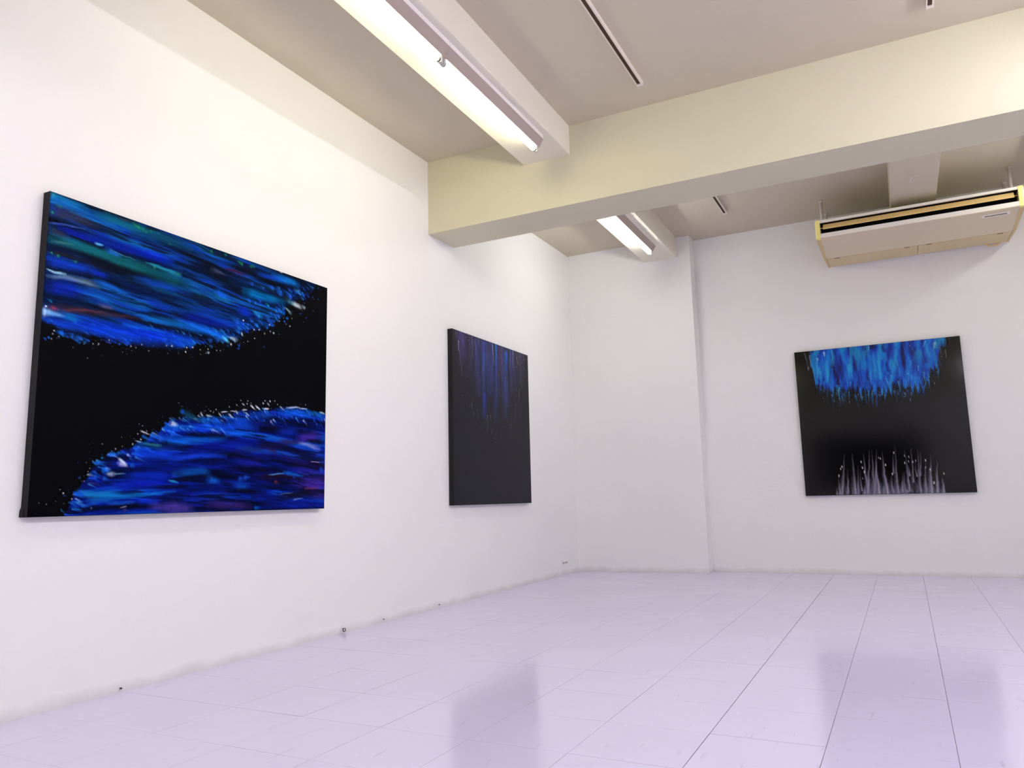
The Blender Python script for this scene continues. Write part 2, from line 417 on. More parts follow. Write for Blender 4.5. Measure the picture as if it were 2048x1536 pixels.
# ------------------------------------------------------------------ paintings (pigment laid on a fine grid of the canvas)
STREAKS=[((20,130,190),10,9,90,[(2,13),(38,14),(91,19)]),((40,165,190),7,5,90,[(2,13),(11,16)]),((8,88,125),14,12,85,[(91,19),(186,21),(304,23),(408,30)]),((10,110,130),8,6,60,[(120,22),(209,25),(304,12)]),((52,44,50),15,8,90,[(4,62),(60,56),(122,59)]),((62,95,190),3,2,75,[(2,102),(42,92),(94,81)]),((50,42,50),9,5,85,[(7,122),(34,126),(50,135)]),((6,26,160),7,13,95,[(29,105),(83,111),(145,105)]),((2,20,150),14,11,95,[(137,106),(212,104),(307,108),(345,109)]),((8,60,190),6,4,70,[(258,92),(307,94),(358,96)]),((95,195,240),4,3,90,[(125,119),(144,118)]),((8,8,14),4,3,85,[(59,123),(96,127),(138,130)]),((15,118,124),12,14,85,[(10,150),(64,147),(126,150),(191,155),(261,159),(360,168)]),((70,120,120),4,3,60,[(12,155),(64,150)]),((26,105,222),8,4,90,[(157,130),(191,137)]),((95,195,205),2,1,60,[(164,125),(202,133),(236,137)]),((40,180,200),2,6,85,[(267,134),(321,138),(377,140)]),((40,35,42),6,2,80,[(8,191),(47,190),(99,194)]),((10,52,185),11,12,90,[(4,222),(48,222),(112,220)]),((20,18,32),6,5,80,[(91,194),(149,197),(184,204)]),((8,40,190),8,7,80,[(117,221),(161,225)]),((150,205,225),2,4,90,[(6,248),(23,253),(48,252)]),((112,142,160),4,8,85,[(10,270),(50,262),(100,261),(135,265)]),((7,34,178),18,14,95,[(16,300),(52,296),(87,295)]),((10,80,180),8,8,85,[(87,290),(153,286),(219,282)]),((15,95,190),10,4,90,[(130,251),(184,255),(230,268)]),((3,15,60),7,6,90,[(208,231),(264,241),(415,230)]),((5,80,100),7,7,60,[(261,159),(334,159),(413,163)]),((9,58,180),10,9,75,[(248,202),(311,198),(414,204)]),((8,8,14),3,2,90,[(90,7),(141,5)]),((70,52,62),3,2,80,[(185,8),(215,5)]),((8,8,14),6,1,95,[(267,7),(313,6)]),((25,135,95),3,3,95,[(13,191)]),((25,135,95),4,4,95,[(29,196)]),((25,135,95),6,6,95,[(73,203)]),((25,135,95),4,4,95,[(295,142)]),((25,135,95),6,6,95,[(372,142)]),((25,135,95),5,5,95,[(341,42)]),((25,135,95),6,6,95,[(25,43)]),((25,135,95),4,4,95,[(5,67)]),((25,135,95),7,7,95,[(231,13)]),((25,135,95),8,8,95,[(243,17)]),((25,135,95),8,8,95,[(255,20)]),((25,135,95),6,6,95,[(267,25)]),((25,135,95),6,6,95,[(279,16)]),((25,135,95),5,5,95,[(226,7)]),((62,36,46),10,3,92,[(21,366),(69,358),(145,349),(217,345),(271,343)]),((165,48,58),6,4,85,[(19,365),(33,367)]),((100,50,60),3,2,70,[(51,363),(126,347),(157,344)]),((112,97,128),6,3,75,[(148,322),(185,325)]),((10,120,200),8,6,90,[(52,382),(93,385)]),((10,60,200),9,12,95,[(4,402),(53,409),(128,409),(188,414),(252,415),(390,404)]),((5,45,195),11,15,95,[(93,390),(167,392),(273,387),(413,377)]),((8,62,205),7,6,90,[(128,400),(188,400),(240,402)]),((10,92,215),5,4,85,[(207,370),(294,368),(340,370)]),((10,105,190),8,10,90,[(271,338),(339,331),(422,326)]),((10,15,38),3,5,80,[(217,350),(293,348),(412,345)]),((195,215,238),11,8,95,[(2,386),(10,385)]),((125,175,212),7,3,85,[(6,383),(52,384)]),((26,105,222),5,5,95,[(12,466)]),((26,105,222),3,3,95,[(21,460)]),((26,105,222),7,7,95,[(107,456)]),((26,105,222),5,5,95,[(202,440)]),((26,105,222),11,11,95,[(51,438)]),((26,105,222),6,6,95,[(76,446)]),((26,105,222),11,11,95,[(93,446)]),((26,105,222),6,6,95,[(95,460)]),((26,105,222),8,8,95,[(225,431)]),((26,105,222),5,5,95,[(55,448)]),((10,58,190),8,5,90,[(377,402),(402,408)]),((205,210,215),2,2,95,[(35,435)]),((205,210,215),2,2,95,[(31,446)]),((205,210,215),2,2,95,[(46,453)]),((205,210,215),2,2,95,[(28,463)]),((205,210,215),2,2,95,[(130,456)]),((205,210,215),2,2,95,[(145,452)]),((205,210,215),2,2,95,[(172,431)]),((205,210,215),2,2,95,[(235,439)]),((205,210,215),2,2,95,[(249,442)]),((205,210,215),2,2,95,[(290,442)]),((205,210,215),2,2,95,[(349,415)]),((205,210,215),3,3,95,[(366,412)]),((205,210,215),2,2,95,[(413,407)]),((205,210,215),2,2,95,[(410,425)]),((205,210,215),3,3,95,[(8,367)]),((205,210,215),1,1,95,[(385,435)]),((205,210,215),1,1,95,[(119,505)]),((205,210,215),1,1,95,[(211,466)]),((205,210,215),2,2,95,[(268,427)]),((205,210,215),1,1,95,[(305,423)]),((20,140,190),5,5,95,[(20,345)]),((58,16,42),5,4,85,[(538,63),(581,61),(619,64)]),((92,102,135),8,2,60,[(492,82),(542,90)]),((25,135,95),10,10,95,[(602,25)]),((25,135,95),6,6,95,[(591,20)]),((25,135,95),9,9,95,[(653,15)]),((25,135,95),6,6,95,[(643,21)]),((25,135,95),8,8,95,[(487,13)]),((25,135,95),8,8,95,[(537,10)]),((10,120,215),10,11,90,[(738,34),(817,29),(854,35)]),((8,60,190),8,7,80,[(677,41),(780,34)]),((0,125,205),13,10,92,[(620,131),(696,131),(782,129)]),((12,95,215),9,9,90,[(509,166),(554,177)]),((70,150,170),9,3,70,[(800,117),(848,128)]),((215,220,230),8,7,90,[(829,121),(867,129)]),((215,220,230),11,11,95,[(883,125)]),((150,200,210),2,6,90,[(794,150),(819,167)]),((26,105,222),9,9,95,[(650,94)]),((26,105,222),7,7,95,[(695,95)]),((26,105,222),13,13,95,[(736,82)]),((26,105,222),19,19,95,[(771,95)]),((26,105,222),9,9,95,[(767,74)]),((26,105,222),14,14,95,[(818,97)]),((26,105,222),9,9,95,[(814,68)]),((26,105,222),7,7,95,[(928,22)]),((26,105,222),6,6,95,[(928,67)]),((26,105,222),10,10,95,[(881,72)]),((26,105,222),12,12,95,[(524,174)]),((26,105,222),10,10,95,[(637,165)]),((26,105,222),8,8,95,[(663,164)]),((26,105,222),9,9,95,[(683,152)]),((26,105,222),7,7,95,[(753,161)]),((26,105,222),9,9,95,[(765,166)]),((26,105,222),9,9,95,[(785,161)]),((26,105,222),9,9,95,[(729,193)]),((26,105,222),7,7,95,[(762,191)]),((26,105,222),14,14,95,[(718,213)]),((26,105,222),9,9,95,[(802,194)]),((26,105,222),17,17,95,[(593,263)]),((26,105,222),10,10,95,[(672,259)]),((26,105,222),10,10,95,[(714,255)]),((26,105,222),8,8,95,[(635,267)]),((26,105,222),7,7,95,[(618,270)]),((26,105,222),12,12,95,[(600,290)]),((26,105,222),6,6,95,[(651,248)]),((26,105,222),13,13,95,[(492,362)]),((26,105,222),11,11,95,[(520,352)]),((26,105,222),8,8,95,[(497,383)]),((26,105,222),9,9,95,[(547,349)]),((26,105,222),8,8,95,[(601,356)]),((26,105,222),6,6,95,[(600,370)]),((26,105,222),5,5,95,[(746,224)]),((26,105,222),4,4,95,[(791,210)]),((26,105,222),7,7,95,[(502,335)]),((20,65,140),6,6,95,[(868,159)]),((20,65,140),4,4,95,[(955,15)]),((20,65,140),6,6,95,[(558,368)]),((20,65,140),4,4,95,[(706,339)]),((20,65,140),3,3,95,[(768,272)]),((20,65,140),4,4,95,[(956,68)]),((20,65,140),4,4,95,[(895,171)]),((30,150,190),9,9,95,[(718,161)]),((10,100,210),13,9,90,[(390,325),(471,325),(546,334)]),((30,150,215),4,8,90,[(655,205),(688,218)]),((6,40,200),13,11,95,[(601,214),(639,223)]),((5,25,150),12,9,85,[(389,293),(470,292),(557,294)]),((190,215,230),3,7,90,[(561,331),(589,335)]),((80,180,220),5,5,90,[(537,336),(559,353)]),((190,220,225),3,3,90,[(609,303),(616,313)]),((215,220,230),3,2,90,[(769,2),(783,4)]),((225,228,230),3,3,95,[(818,223)]),((225,228,230),4,4,95,[(743,271)]),((225,228,230),5,5,95,[(704,284)]),((225,228,230),2,2,95,[(768,215)]),((225,228,230),3,3,95,[(616,256)]),((225,228,230),3,3,95,[(725,242)]),((225,228,230),2,2,95,[(728,268)]),((225,228,230),6,6,95,[(488,409)]),((225,228,230),2,2,95,[(517,395)]),((225,228,230),2,2,95,[(457,405)]),((225,228,230),4,4,95,[(569,358)]),((225,228,230),3,3,95,[(432,402)]),((225,228,230),2,2,95,[(413,407)]),((225,228,230),2,2,95,[(530,393)]),((225,228,230),2,2,95,[(410,425)]),((225,228,230),2,2,95,[(637,333)]),((225,228,230),2,2,95,[(662,315)]),((225,228,230),3,3,95,[(658,280)]),((225,228,230),3,3,95,[(679,275)]),((225,228,230),2,2,95,[(825,189)]),((225,228,230),2,2,95,[(800,218)]),((225,228,230),1,1,95,[(880,192)]),((225,228,230),1,1,95,[(931,130)]),((225,228,230),2,2,95,[(484,396)]),((20,130,185),8,9,90,[(117,931),(164,938),(225,930)]),((12,120,195),8,3,90,[(180,945),(246,940),(393,926)]),((20,95,215),11,11,95,[(120,931)]),((20,95,215),8,8,95,[(125,937)]),((26,105,222),7,7,95,[(157,837)]),((26,105,222),8,8,95,[(194,804)]),((26,105,222),7,7,95,[(205,805)]),((26,105,222),7,7,95,[(217,799)]),((26,105,222),10,10,95,[(180,854)]),((26,105,222),10,10,95,[(158,880)]),((26,105,222),9,9,95,[(183,882)]),((26,105,222),7,7,95,[(287,740)]),((26,105,222),10,10,95,[(316,732)]),((26,105,222),13,13,95,[(340,748)]),((26,105,222),7,7,95,[(130,971)]),((26,105,222),9,9,95,[(258,840)]),((26,105,222),15,15,95,[(269,797)]),((26,105,222),12,12,95,[(271,782)]),((26,105,222),7,5,90,[(180,854),(193,857)]),((26,105,222),6,5,90,[(194,804),(209,805)]),((20,85,150),5,3,90,[(289,742),(305,748)]),((20,65,120),4,4,95,[(115,884)]),((20,65,120),5,5,95,[(81,941)]),((30,130,185),5,5,95,[(173,817)]),((20,82,135),4,2,90,[(108,978),(127,985)]),((35,95,155),2,1,90,[(79,983),(86,992)]),((215,220,230),3,2,90,[(282,722),(291,726),(305,732)]),((160,210,220),2,2,90,[(267,756),(283,759)]),((205,195,222),6,2,90,[(221,832),(247,843)]),((200,220,225),4,4,90,[(222,820),(242,836)]),((200,210,225),3,6,90,[(189,867),(207,868)]),((90,140,150),3,1,90,[(207,867),(243,868)]),((40,120,125),3,5,80,[(288,763),(341,769)]),((80,70,102),1,1,80,[(138,899),(172,904)]),((10,58,205),14,15,92,[(262,800),(388,798)]),((8,28,170),12,12,90,[(213,911),(311,895),(391,878)]),((5,40,175),11,11,85,[(240,876),(390,862)]),((8,40,175),7,7,85,[(203,901),(256,906)]),((15,95,190),6,4,85,[(145,958),(205,952)]),((15,80,190),5,5,80,[(197,966),(269,963)]),((6,45,185),9,8,90,[(280,956),(337,961)]),((70,56,152),9,12,85,[(319,974),(395,981)]),((68,56,140),9,9,95,[(244,988)]),((140,135,160),1,2,90,[(231,979),(248,976)]),((225,228,230),1,1,95,[(70,922)]),((225,228,230),2,2,95,[(79,933)]),((225,228,230),2,2,95,[(101,952)]),((225,228,230),1,1,95,[(62,957)]),((225,228,230),1,1,95,[(42,966)]),((225,228,230),1,1,95,[(24,962)]),((225,228,230),1,1,95,[(129,896)]),((225,228,230),2,2,95,[(280,750)]),((225,228,230),2,2,95,[(257,767)]),((225,228,230),2,2,95,[(273,733)]),((225,228,230),1,1,95,[(229,777)]),((225,228,230),1,1,95,[(197,794)]),((225,228,230),2,2,95,[(209,786)]),((225,228,230),1,1,95,[(226,748)]),((225,228,230),1,1,95,[(173,775)]),((150,150,165),1,1,90,[(151,975),(153,980)]),((20,82,115),10,4,85,[(409,643),(447,661),(480,681)]),((20,105,220),12,12,95,[(409,643)]),((26,105,222),7,7,95,[(379,671)]),((26,105,222),7,7,95,[(410,673)]),((26,105,222),9,9,95,[(408,696)]),((26,105,222),13,13,95,[(383,704)]),((26,105,222),10,10,95,[(376,727)]),((215,220,230),7,4,90,[(370,686),(388,693)]),((215,220,230),3,2,90,[(471,638),(477,652)]),((215,220,230),3,2,90,[(490,648),(510,648)]),((215,220,230),3,2,90,[(532,634),(541,643)]),((215,220,230),3,2,90,[(541,628),(564,623)]),((215,220,230),4,3,90,[(570,632),(586,643)]),((215,220,230),4,3,90,[(597,614),(603,623)]),((215,220,230),2,2,90,[(576,617),(597,616)]),((215,220,230),2,2,90,[(598,588),(602,594)]),((215,220,230),3,2,90,[(624,583),(632,588)]),((215,220,230),3,2,90,[(624,609),(640,606)]),((215,220,230),3,2,90,[(637,619),(650,628)]),((215,220,230),4,3,90,[(659,588),(672,599)]),((215,220,230),4,3,90,[(679,585),(693,598)]),((215,220,230),4,3,90,[(711,594),(731,591)]),((215,220,230),3,2,90,[(727,569),(734,577)]),((215,220,230),3,2,90,[(782,575),(800,585)]),((215,220,230),4,3,90,[(810,575),(868,568)]),((215,220,230),3,2,90,[(868,571),(906,573)]),((215,220,230),4,3,90,[(972,576),(997,582)]),((228,230,232),2,2,95,[(617,571)]),((228,230,232),2,2,95,[(647,570)]),((228,230,232),2,2,95,[(572,601)]),((228,230,232),2,2,95,[(522,620)]),((228,230,232),2,2,95,[(501,629)]),((228,230,232),3,3,95,[(710,571)]),((228,230,232),3,3,95,[(737,559)]),((228,230,232),2,2,95,[(757,556)]),((228,230,232),2,2,95,[(896,554)]),((228,230,232),2,2,95,[(769,567)]),((228,230,232),1,1,95,[(486,612)]),((228,230,232),1,1,95,[(395,612)]),((228,230,232),2,2,95,[(512,633)]),((228,230,232),2,2,95,[(643,582)]),((228,230,232),2,2,95,[(717,561)]),((15,110,215),6,10,90,[(474,658),(491,674)]),((15,95,210),9,9,90,[(507,657),(530,664)]),((10,75,215),12,11,90,[(586,655),(651,653)]),((10,82,212),15,12,90,[(789,597),(914,589)]),((10,70,190),9,10,80,[(659,625),(748,615)]),((15,100,190),7,7,80,[(914,586),(993,587)]),((10,60,215),11,9,90,[(456,700),(503,696)]),((10,68,200),12,11,90,[(489,680),(590,679),(683,673)]),((10,92,220),7,7,90,[(561,705),(668,699)]),((10,98,210),11,7,90,[(372,749),(477,744),(561,726)]),((5,20,60),4,3,85,[(596,687),(684,688)]),((5,18,130),13,14,80,[(451,769),(562,750),(685,729)]),((8,45,190),13,13,80,[(777,683),(855,676)]),((20,18,62),10,8,70,[(592,772),(751,743),(893,714)]),((52,20,62),6,5,80,[(785,718),(875,720)]),((60,22,50),6,5,60,[(735,757),(769,768)]),((68,36,150),10,16,85,[(863,703),(970,684)]),((150,142,190),4,8,85,[(871,722),(916,726),(967,738)]),((8,8,14),5,9,85,[(908,706),(994,706)]),((15,60,210),8,7,90,[(374,815),(478,793),(563,791)]),((10,95,200),11,10,90,[(396,861),(480,853),(503,858)]),((12,95,200),10,7,90,[(509,881),(543,886)]),((20,80,215),14,14,95,[(626,876)]),((20,80,215),12,12,95,[(644,869)]),((5,10,32),5,5,85,[(377,888),(441,876),(492,870)]),((30,140,190),4,2,90,[(377,888),(405,895)]),((34,12,26),8,6,90,[(701,868),(788,863),(903,871)]),((85,155,222),3,2,90,[(740,858),(805,853)]),((10,100,215),6,3,90,[(805,850),(896,864)]),((112,48,72),11,11,95,[(768,889)]),((105,42,62),5,3,90,[(904,914),(973,907)]),((62,36,150),13,19,90,[(896,891),(997,886)]),((20,70,190),7,7,95,[(852,868)]),((20,70,190),17,17,95,[(984,831)]),((10,8,22),8,9,85,[(917,796),(996,807)]),((170,150,200),2,2,80,[(929,796),(979,797)]),((16,13,26),11,10,85,[(783,949),(860,943),(989,927)]),((70,56,150),14,11,90,[(380,978),(445,985)]),((60,36,112),10,9,80,[(512,972),(665,981)]),((5,80,200),12,12,95,[(691,990)]),((120,140,165),1,1,80,[(789,938),(846,930)]),((100,120,155),3,2,80,[(850,961),(894,958)]),((10,80,180),9,9,70,[(605,900),(657,903)])]
UPPER=[(2,410),(18,421),(42,426),(61,445),(103,444),(139,433),(169,431),(210,427),(242,429),(296,412),(365,404),(415,410),(445,384),(501,372),(559,353),(595,338),(619,304),(650,278),(716,264),(749,223),(794,181),(783,150),(837,110),(893,76),(932,32),(939,1)]
LOWER=[(83,1003),(109,930),(141,873),(151,835),(188,809),(251,785),(283,758),(327,718),(369,670),(420,664),(474,655),(530,646),(588,624),(649,605),(714,594),(817,581),(910,576),(997,587)]
FLAMES=[(12,[(261,725),(244,859),(225,992)]),(12,[(308,723),(309,858),(308,992)]),(5,[(336,810),(332,901),(325,992)]),(7,[(271,820),(270,905),(264,989)]),(10,[(377,723),(378,853),(387,983)]),(9,[(413,707),(400,851),(382,994)]),(9,[(429,704),(425,849),(420,993)]),(7,[(457,699),(443,847),(424,995)]),(15,[(442,776),(446,884),(450,991)]),(15,[(490,720),(490,856),(499,992)]),(4,[(549,748),(547,806),(547,864)]),(10,[(567,690),(562,840),(560,990)]),(8,[(621,718),(626,850),(628,981)]),(5,[(657,707),(658,816),(655,925)]),(9,[(696,717),(691,855),(692,991)]),(4,[(711,731),(705,808),(698,886)]),(9,[(736,781),(725,888),(721,994)]),(14,[(766,745),(756,870),(753,995)]),(8,[(799,767),(792,881),(788,994)]),(11,[(818,894),(820,945),(819,996)]),(6,[(785,864),(787,929),(785,993)]),(9,[(368,937),(365,965),(363,993)]),(6,[(480,944),(476,968),(476,992)]),(7,[(530,880),(528,935),(532,991)]),(7,[(598,866),(592,927),(584,988)]),(4,[(673,799),(673,844),(680,889)]),(6,[(197,949),(195,971),(195,993)]),(6,[(211,869),(213,930),(213,992)]),(5,[(349,840),(346,907),(350,974)]),(5,[(631,817),(636,851),(637,883)]),(11,[(605,960),(606,973),(613,985)])]
FLECKS=[(239,808,6),(230,822,5),(217,867,6),(361,781,5),(364,819,7),(375,847,7),(503,806,5),(476,765,5),(466,760,3),(617,753,4),(641,762,4),(678,786,4),(637,789,4),(615,798,5),(662,794,4),(735,787,5),(755,847,6),(772,931,8),(539,868,6),(558,731,4),(830,876,4),(361,891,3),(731,834,3)]
CURTAIN=[(111,137),(120,240),(167,274),(224,296),(277,307),(330,305),(407,324),(459,316),(484,336),(561,319),(589,293),(637,320),(688,307),(761,308),(800,255),(864,188),(882,94)]
DRIPS=[((120,115,140),4,[(65,11),(89,135)]),((150,145,170),4,[(97,33),(102,106)]),((10,95,175),8,[(130,36),(124,264)]),((60,160,200),6,[(144,62),(137,193)]),((10,80,170),5,[(168,112),(171,292)]),((10,115,220),7,[(234,137),(229,238)]),((20,130,210),4,[(252,251),(249,328)]),((20,110,190),3,[(226,273),(224,332)]),((30,120,190),4,[(325,305),(322,351)]),((60,90,120),2,[(321,351),(320,398)]),((10,95,190),5,[(422,267),(427,395)]),((10,75,180),6,[(494,273),(487,417)]),((40,80,120),4,[(535,329),(536,380)]),((200,215,225),7,[(191,19),(192,43)]),((80,180,210),4,[(240,12),(241,72)]),((120,200,210),4,[(471,8),(469,38)]),((15,150,200),13,[(538,10),(544,98)]),((10,130,205),15,[(562,71),(563,118)]),((20,150,190),5,[(594,115),(583,178)]),((60,160,220),3,[(712,133),(706,178)]),((110,190,225),4,[(751,171),(746,205)]),((130,180,195),10,[(859,30),(851,63)]),((15,125,180),10,[(845,73),(854,193)]),((20,90,150),8,[(918,14),(916,59)]),((130,130,145),3,[(914,81),(912,137)]),((95,90,100),4,[(885,61),(888,140)]),((110,105,115),2,[(942,11),(942,62)]),((30,120,190),5,[(777,298),(762,353)]),((40,150,200),4,[(622,262),(633,331)]),((110,180,205),4,[(655,344),(661,362)]),((120,160,180),3,[(686,387),(684,403)]),((150,145,160),5,[(82,116),(81,134)]),((60,150,170),3,[(557,6),(510,7)]),((90,190,225),4,[(807,12),(789,50)]),((60,110,130),3,[(811,126),(814,212)]),((110,100,100),2,[(880,168),(880,201)]),((60,110,140),6,[(405,347),(403,370)]),((130,190,220),7,[(145,56),(149,69)]),((110,130,210),4,[(714,30),(713,41)])]
RAIN=[((15,95,175),17,[(534,7),(528,130)]),((28,45,110),22,[(528,130),(505,483)]),((32,50,115),21,[(376,20),(357,468)]),((30,75,150),12,[(378,86),(368,209)]),((22,42,130),28,[(376,352),(371,467)]),((30,42,95),20,[(446,85),(434,332)]),((18,90,185),27,[(673,43),(667,144)]),((30,46,105),26,[(667,144),(649,452)]),((48,56,100),17,[(773,7),(756,276)]),((120,115,145),8,[(773,7),(766,114)]),((150,155,180),6,[(489,10),(503,133)]),((170,165,180),5,[(70,60),(69,118)]),((95,90,105),5,[(79,116),(105,259)]),((160,140,145),5,[(232,3),(232,132)]),((170,180,200),5,[(310,13),(313,45)]),((52,38,80),39,[(116,6),(121,145)]),((44,38,72),54,[(214,7),(215,221)]),((38,38,84),37,[(313,40),(302,337)]),((40,70,140),7,[(276,47),(278,121)]),((52,40,70),31,[(611,9),(603,157)]),((50,42,58),51,[(841,-15),(851,173)]),((48,40,56),29,[(932,7),(895,198)]),((110,105,115),4,[(852,249),(847,326)]),((110,108,118),4,[(213,414),(217,441)]),((75,72,84),4,[(279,439),(282,493)]),((100,98,110),4,[(234,461),(233,484)]),((120,118,130),4,[(404,464),(402,510)]),((110,108,122),4,[(443,461),(443,493)]),((85,82,94),4,[(800,360),(782,466)]),((75,70,84),5,[(720,495),(717,543)]),((70,68,80),5,[(402,510),(400,565)]),((80,78,90),4,[(463,542),(457,575)]),((105,95,105),7,[(827,39),(846,82)]),((75,58,110),11,[(739,28),(722,121)]),((70,50,110),7,[(406,91),(403,167)]),((110,70,100),4,[(603,59),(611,117)]),((70,60,120),7,[(120,33),(116,79)]),((45,55,140),16,[(381,19),(384,47)]),((45,50,110),14,[(263,35),(275,61)]),((34,48,98),32,[(662,238),(664,374)]),((110,108,120),4,[(39,16),(43,42)]),((85,82,90),5,[(900,213),(897,249)])]


def vnoise(x, y, seed):
    r = np.random.RandomState(seed).rand(256, 256)
    xi, yi = np.floor(x).astype(int), np.floor(y).astype(int)
    fx, fy = x - xi, y - yi
    fx = fx * fx * (3 - 2 * fx); fy = fy * fy * (3 - 2 * fy)
    a = r[yi % 256, xi % 256]; b = r[yi % 256, (xi + 1) % 256]
    c = r[(yi + 1) % 256, xi % 256]; d = r[(yi + 1) % 256, (xi + 1) % 256]
    return (a * (1 - fx) + b * fx) * (1 - fy) + (c * (1 - fx) + d * fx) * fy
def fbm(x, y, seed, n=4):
    t, a, s = 0, 1.0, 0
    for i in range(n):
        t = t + a * vnoise(x * 2 ** i, y * 2 ** i, seed + i); s += a; a *= 0.55
    return t / s
def sstep(a, b, x):
    t = np.clip((x - a) / (b - a), 0, 1)
    return t * t * (3 - 2 * t)

class Canvas:
    """u runs across, v down, both measured in canvas heights"""
    def __init__(s, nx, ny, asp, bg, wp=1.0):
        s.nx, s.ny, s.asp = nx, ny, asp
        s.u, s.v = np.meshgrid(np.linspace(0, asp, nx), np.linspace(0, 1, ny))
        s.c = np.zeros((ny, nx, 3)) + np.array(bg, float)
        s.tex = np.ones((ny, nx))
        s.wu = s.u + wp * 0.016 * (fbm(s.u * 7, s.v * 16, 401) - 0.5) + 0.005 * (fbm(s.u * 50, s.v * 60, 403, 3) - 0.5)
        s.wv = s.v + wp * 0.012 * (fbm(s.u * 8, s.v * 12, 405) - 0.5) + 0.005 * (fbm(s.u * 40, s.v * 70, 407, 3) - 0.5)
    def lay(s, col, a, sl=np.s_[:, :]):
        a = np.clip(a, 0, 1)[..., None]
        s.c[sl] = s.c[sl] * (1 - a) + np.array(col, float) * a
    def stroke(s, pts, w0, w1, col, a=0.9, soft=0.5, grain=0.0, fade0=1.0, fade1=1.0, tails=0.0, flare=1.0):
        """brushed streak through pts, half widths w0 at the start and w1 at the end"""
        P = np.array(pts, float)
        w0, w1 = max(w0, 0.0012), max(w1, 0.0012)
        mw = max(w0, w1) * 1.6 + 0.016
        i0 = max(0, int((P[:, 0].min() - mw) / s.asp * (s.nx - 1))); i1 = min(s.nx, int((P[:, 0].max() + mw) / s.asp * (s.nx - 1)) + 2)
        j0 = max(0, int((P[:, 1].min() - mw) * (s.ny - 1))); j1 = min(s.ny, int((P[:, 1].max() + mw) * (s.ny - 1)) + 2)
        if i1 <= i0 or j1 <= j0: return
        sl = np.s_[j0:j1, i0:i1]
        u, v = s.wu[sl], s.wv[sl]
        best = np.full(u.shape, 9.0); bt = np.zeros(u.shape)
        n = max(1, len(P) - 1)
        if len(P) == 1:
            best = np.hypot(u - P[0, 0], v - P[0, 1])
        for k in range(len(P) - 1):
            d = P[k + 1] - P[k]; L = max(d @ d, 1e-9)
            t = np.clip(((u - P[k, 0]) * d[0] + (v - P[k, 1]) * d[1]) / L, 0, 1)
            q = np.hypot(u - P[k, 0] - t * d[0], v - P[k, 1] - t * d[1])
            mk = q < best
            best = np.where(mk, q, best); bt = np.where(mk, (k + t) / n, bt)
        w = w0 + (w1 - w0) * bt ** flare
        px = 0.6 / s.ny
        al = 1 - sstep(w * (1 - soft) - px, w * (1 + soft * 0.5) + px, best)
        al = al * a * (fade0 + (fade1 - fade0) * bt)
        if tails: al = al * (1 - tails + tails * sstep(0, 0.22, bt) * (1 - sstep(0.72, 1.0, bt)))
        if grain: al = al * (1 - grain + grain * s.tex[sl])
        s.lay(col, al, sl)
    def build(s, name, parent, width, height, mat, rise=0.0):
        x = (s.u / s.asp - 0.5) * width; z = (0.5 - s.v) * height
        co = np.stack([x, np.full_like(x, 0.0), z], -1).reshape(-1, 3)
        ny, nx = s.ny, s.nx
        idx = np.arange(nx * ny).reshape(ny, nx)
        q = np.stack([idx[:-1, :-1], idx[1:, :-1], idx[1:, 1:], idx[:-1, 1:]], -1).reshape(-1)
        me = bpy.data.meshes.new(name)
        me.vertices.add(nx * ny); me.vertices.foreach_set('co', co.astype(np.float32).ravel())
        me.loops.add(len(q)); me.loops.foreach_set('vertex_index', q.astype(np.int32))
        nf = len(q) // 4
        me.polygons.add(nf); me.polygons.foreach_set('loop_start', np.arange(0, len(q), 4, dtype=np.int32))
        me.polygons.foreach_set('use_smooth', np.ones(nf, dtype=bool))
        me.update(calc_edges=True)
        c = np.clip(s.c, 0, 255) / 255
        c = np.where(c <= 0.04045, c / 12.92, ((c + 0.055) / 1.055) ** 2.4)
        at = me.color_attributes.new('pigment', 'FLOAT_COLOR', 'POINT')
        at.data.foreach_set('color', np.concatenate([c, np.ones((ny, nx, 1))], -1).astype(np.float32).ravel())
        me.materials.append(mat)
        o = link(bpy.data.objects.new(name, me)); o.parent = parent
        return o

def paint_mat(name, rough, spec, weave=900.0):
    mt, nt, b = base_mat(name, (0.02, 0.02, 0.03), rough, spec)
    at = N(nt, 'ShaderNodeAttribute'); at.attribute_name = 'pigment'
    nt.links.new(at.outputs['Color'], b.inputs['Base Color'])
    tc = N(nt, 'ShaderNodeTexCoord')
    n1 = N(nt, 'ShaderNodeTexNoise', Scale=weave, Detail=2.0)
    n2 = N(nt, 'ShaderNodeTexNoise', Scale=26.0, Detail=4.0)
    nt.links.new(tc.outputs['Object'], n1.inputs['Vector']); nt.links.new(tc.outputs['Object'], n2.inputs['Vector'])
    ad = N(nt, 'ShaderNodeMath'); ad.operation = 'MULTIPLY_ADD'; ad.inputs[1].default_value = 0.14
    nt.links.new(n1.outputs['Fac'], ad.inputs[0]); nt.links.new(n2.outputs['Fac'], ad.inputs[2])
    bp = N(nt, 'ShaderNodeBump', Strength=0.10, Distance=0.0008)
    nt.links.new(ad.outputs[0], bp.inputs['Height']); nt.links.new(bp.outputs['Normal'], b.inputs['Normal'])
    return mt

def poly(pts, asp):
    return [(p[0] / 1000 * asp, p[1] / 1000) for p in pts]

def canvas_body(parent, width, height, depth):
    """wrapped black sides of the stretched canvas; local x across, z up, front face at y = -depth"""
    bm = bmesh.new()
    box(bm, -width / 2, width / 2, -depth + 0.0004, 0, -height / 2, height / 2)
    es = [e for e in bm.edges if abs(e.verts[0].co.y + depth - 0.0004) < 1e-5 and abs(e.verts[1].co.y + depth - 0.0004) < 1e-5]
    return obj('canvas_side', bm, M_EDGE, parent)

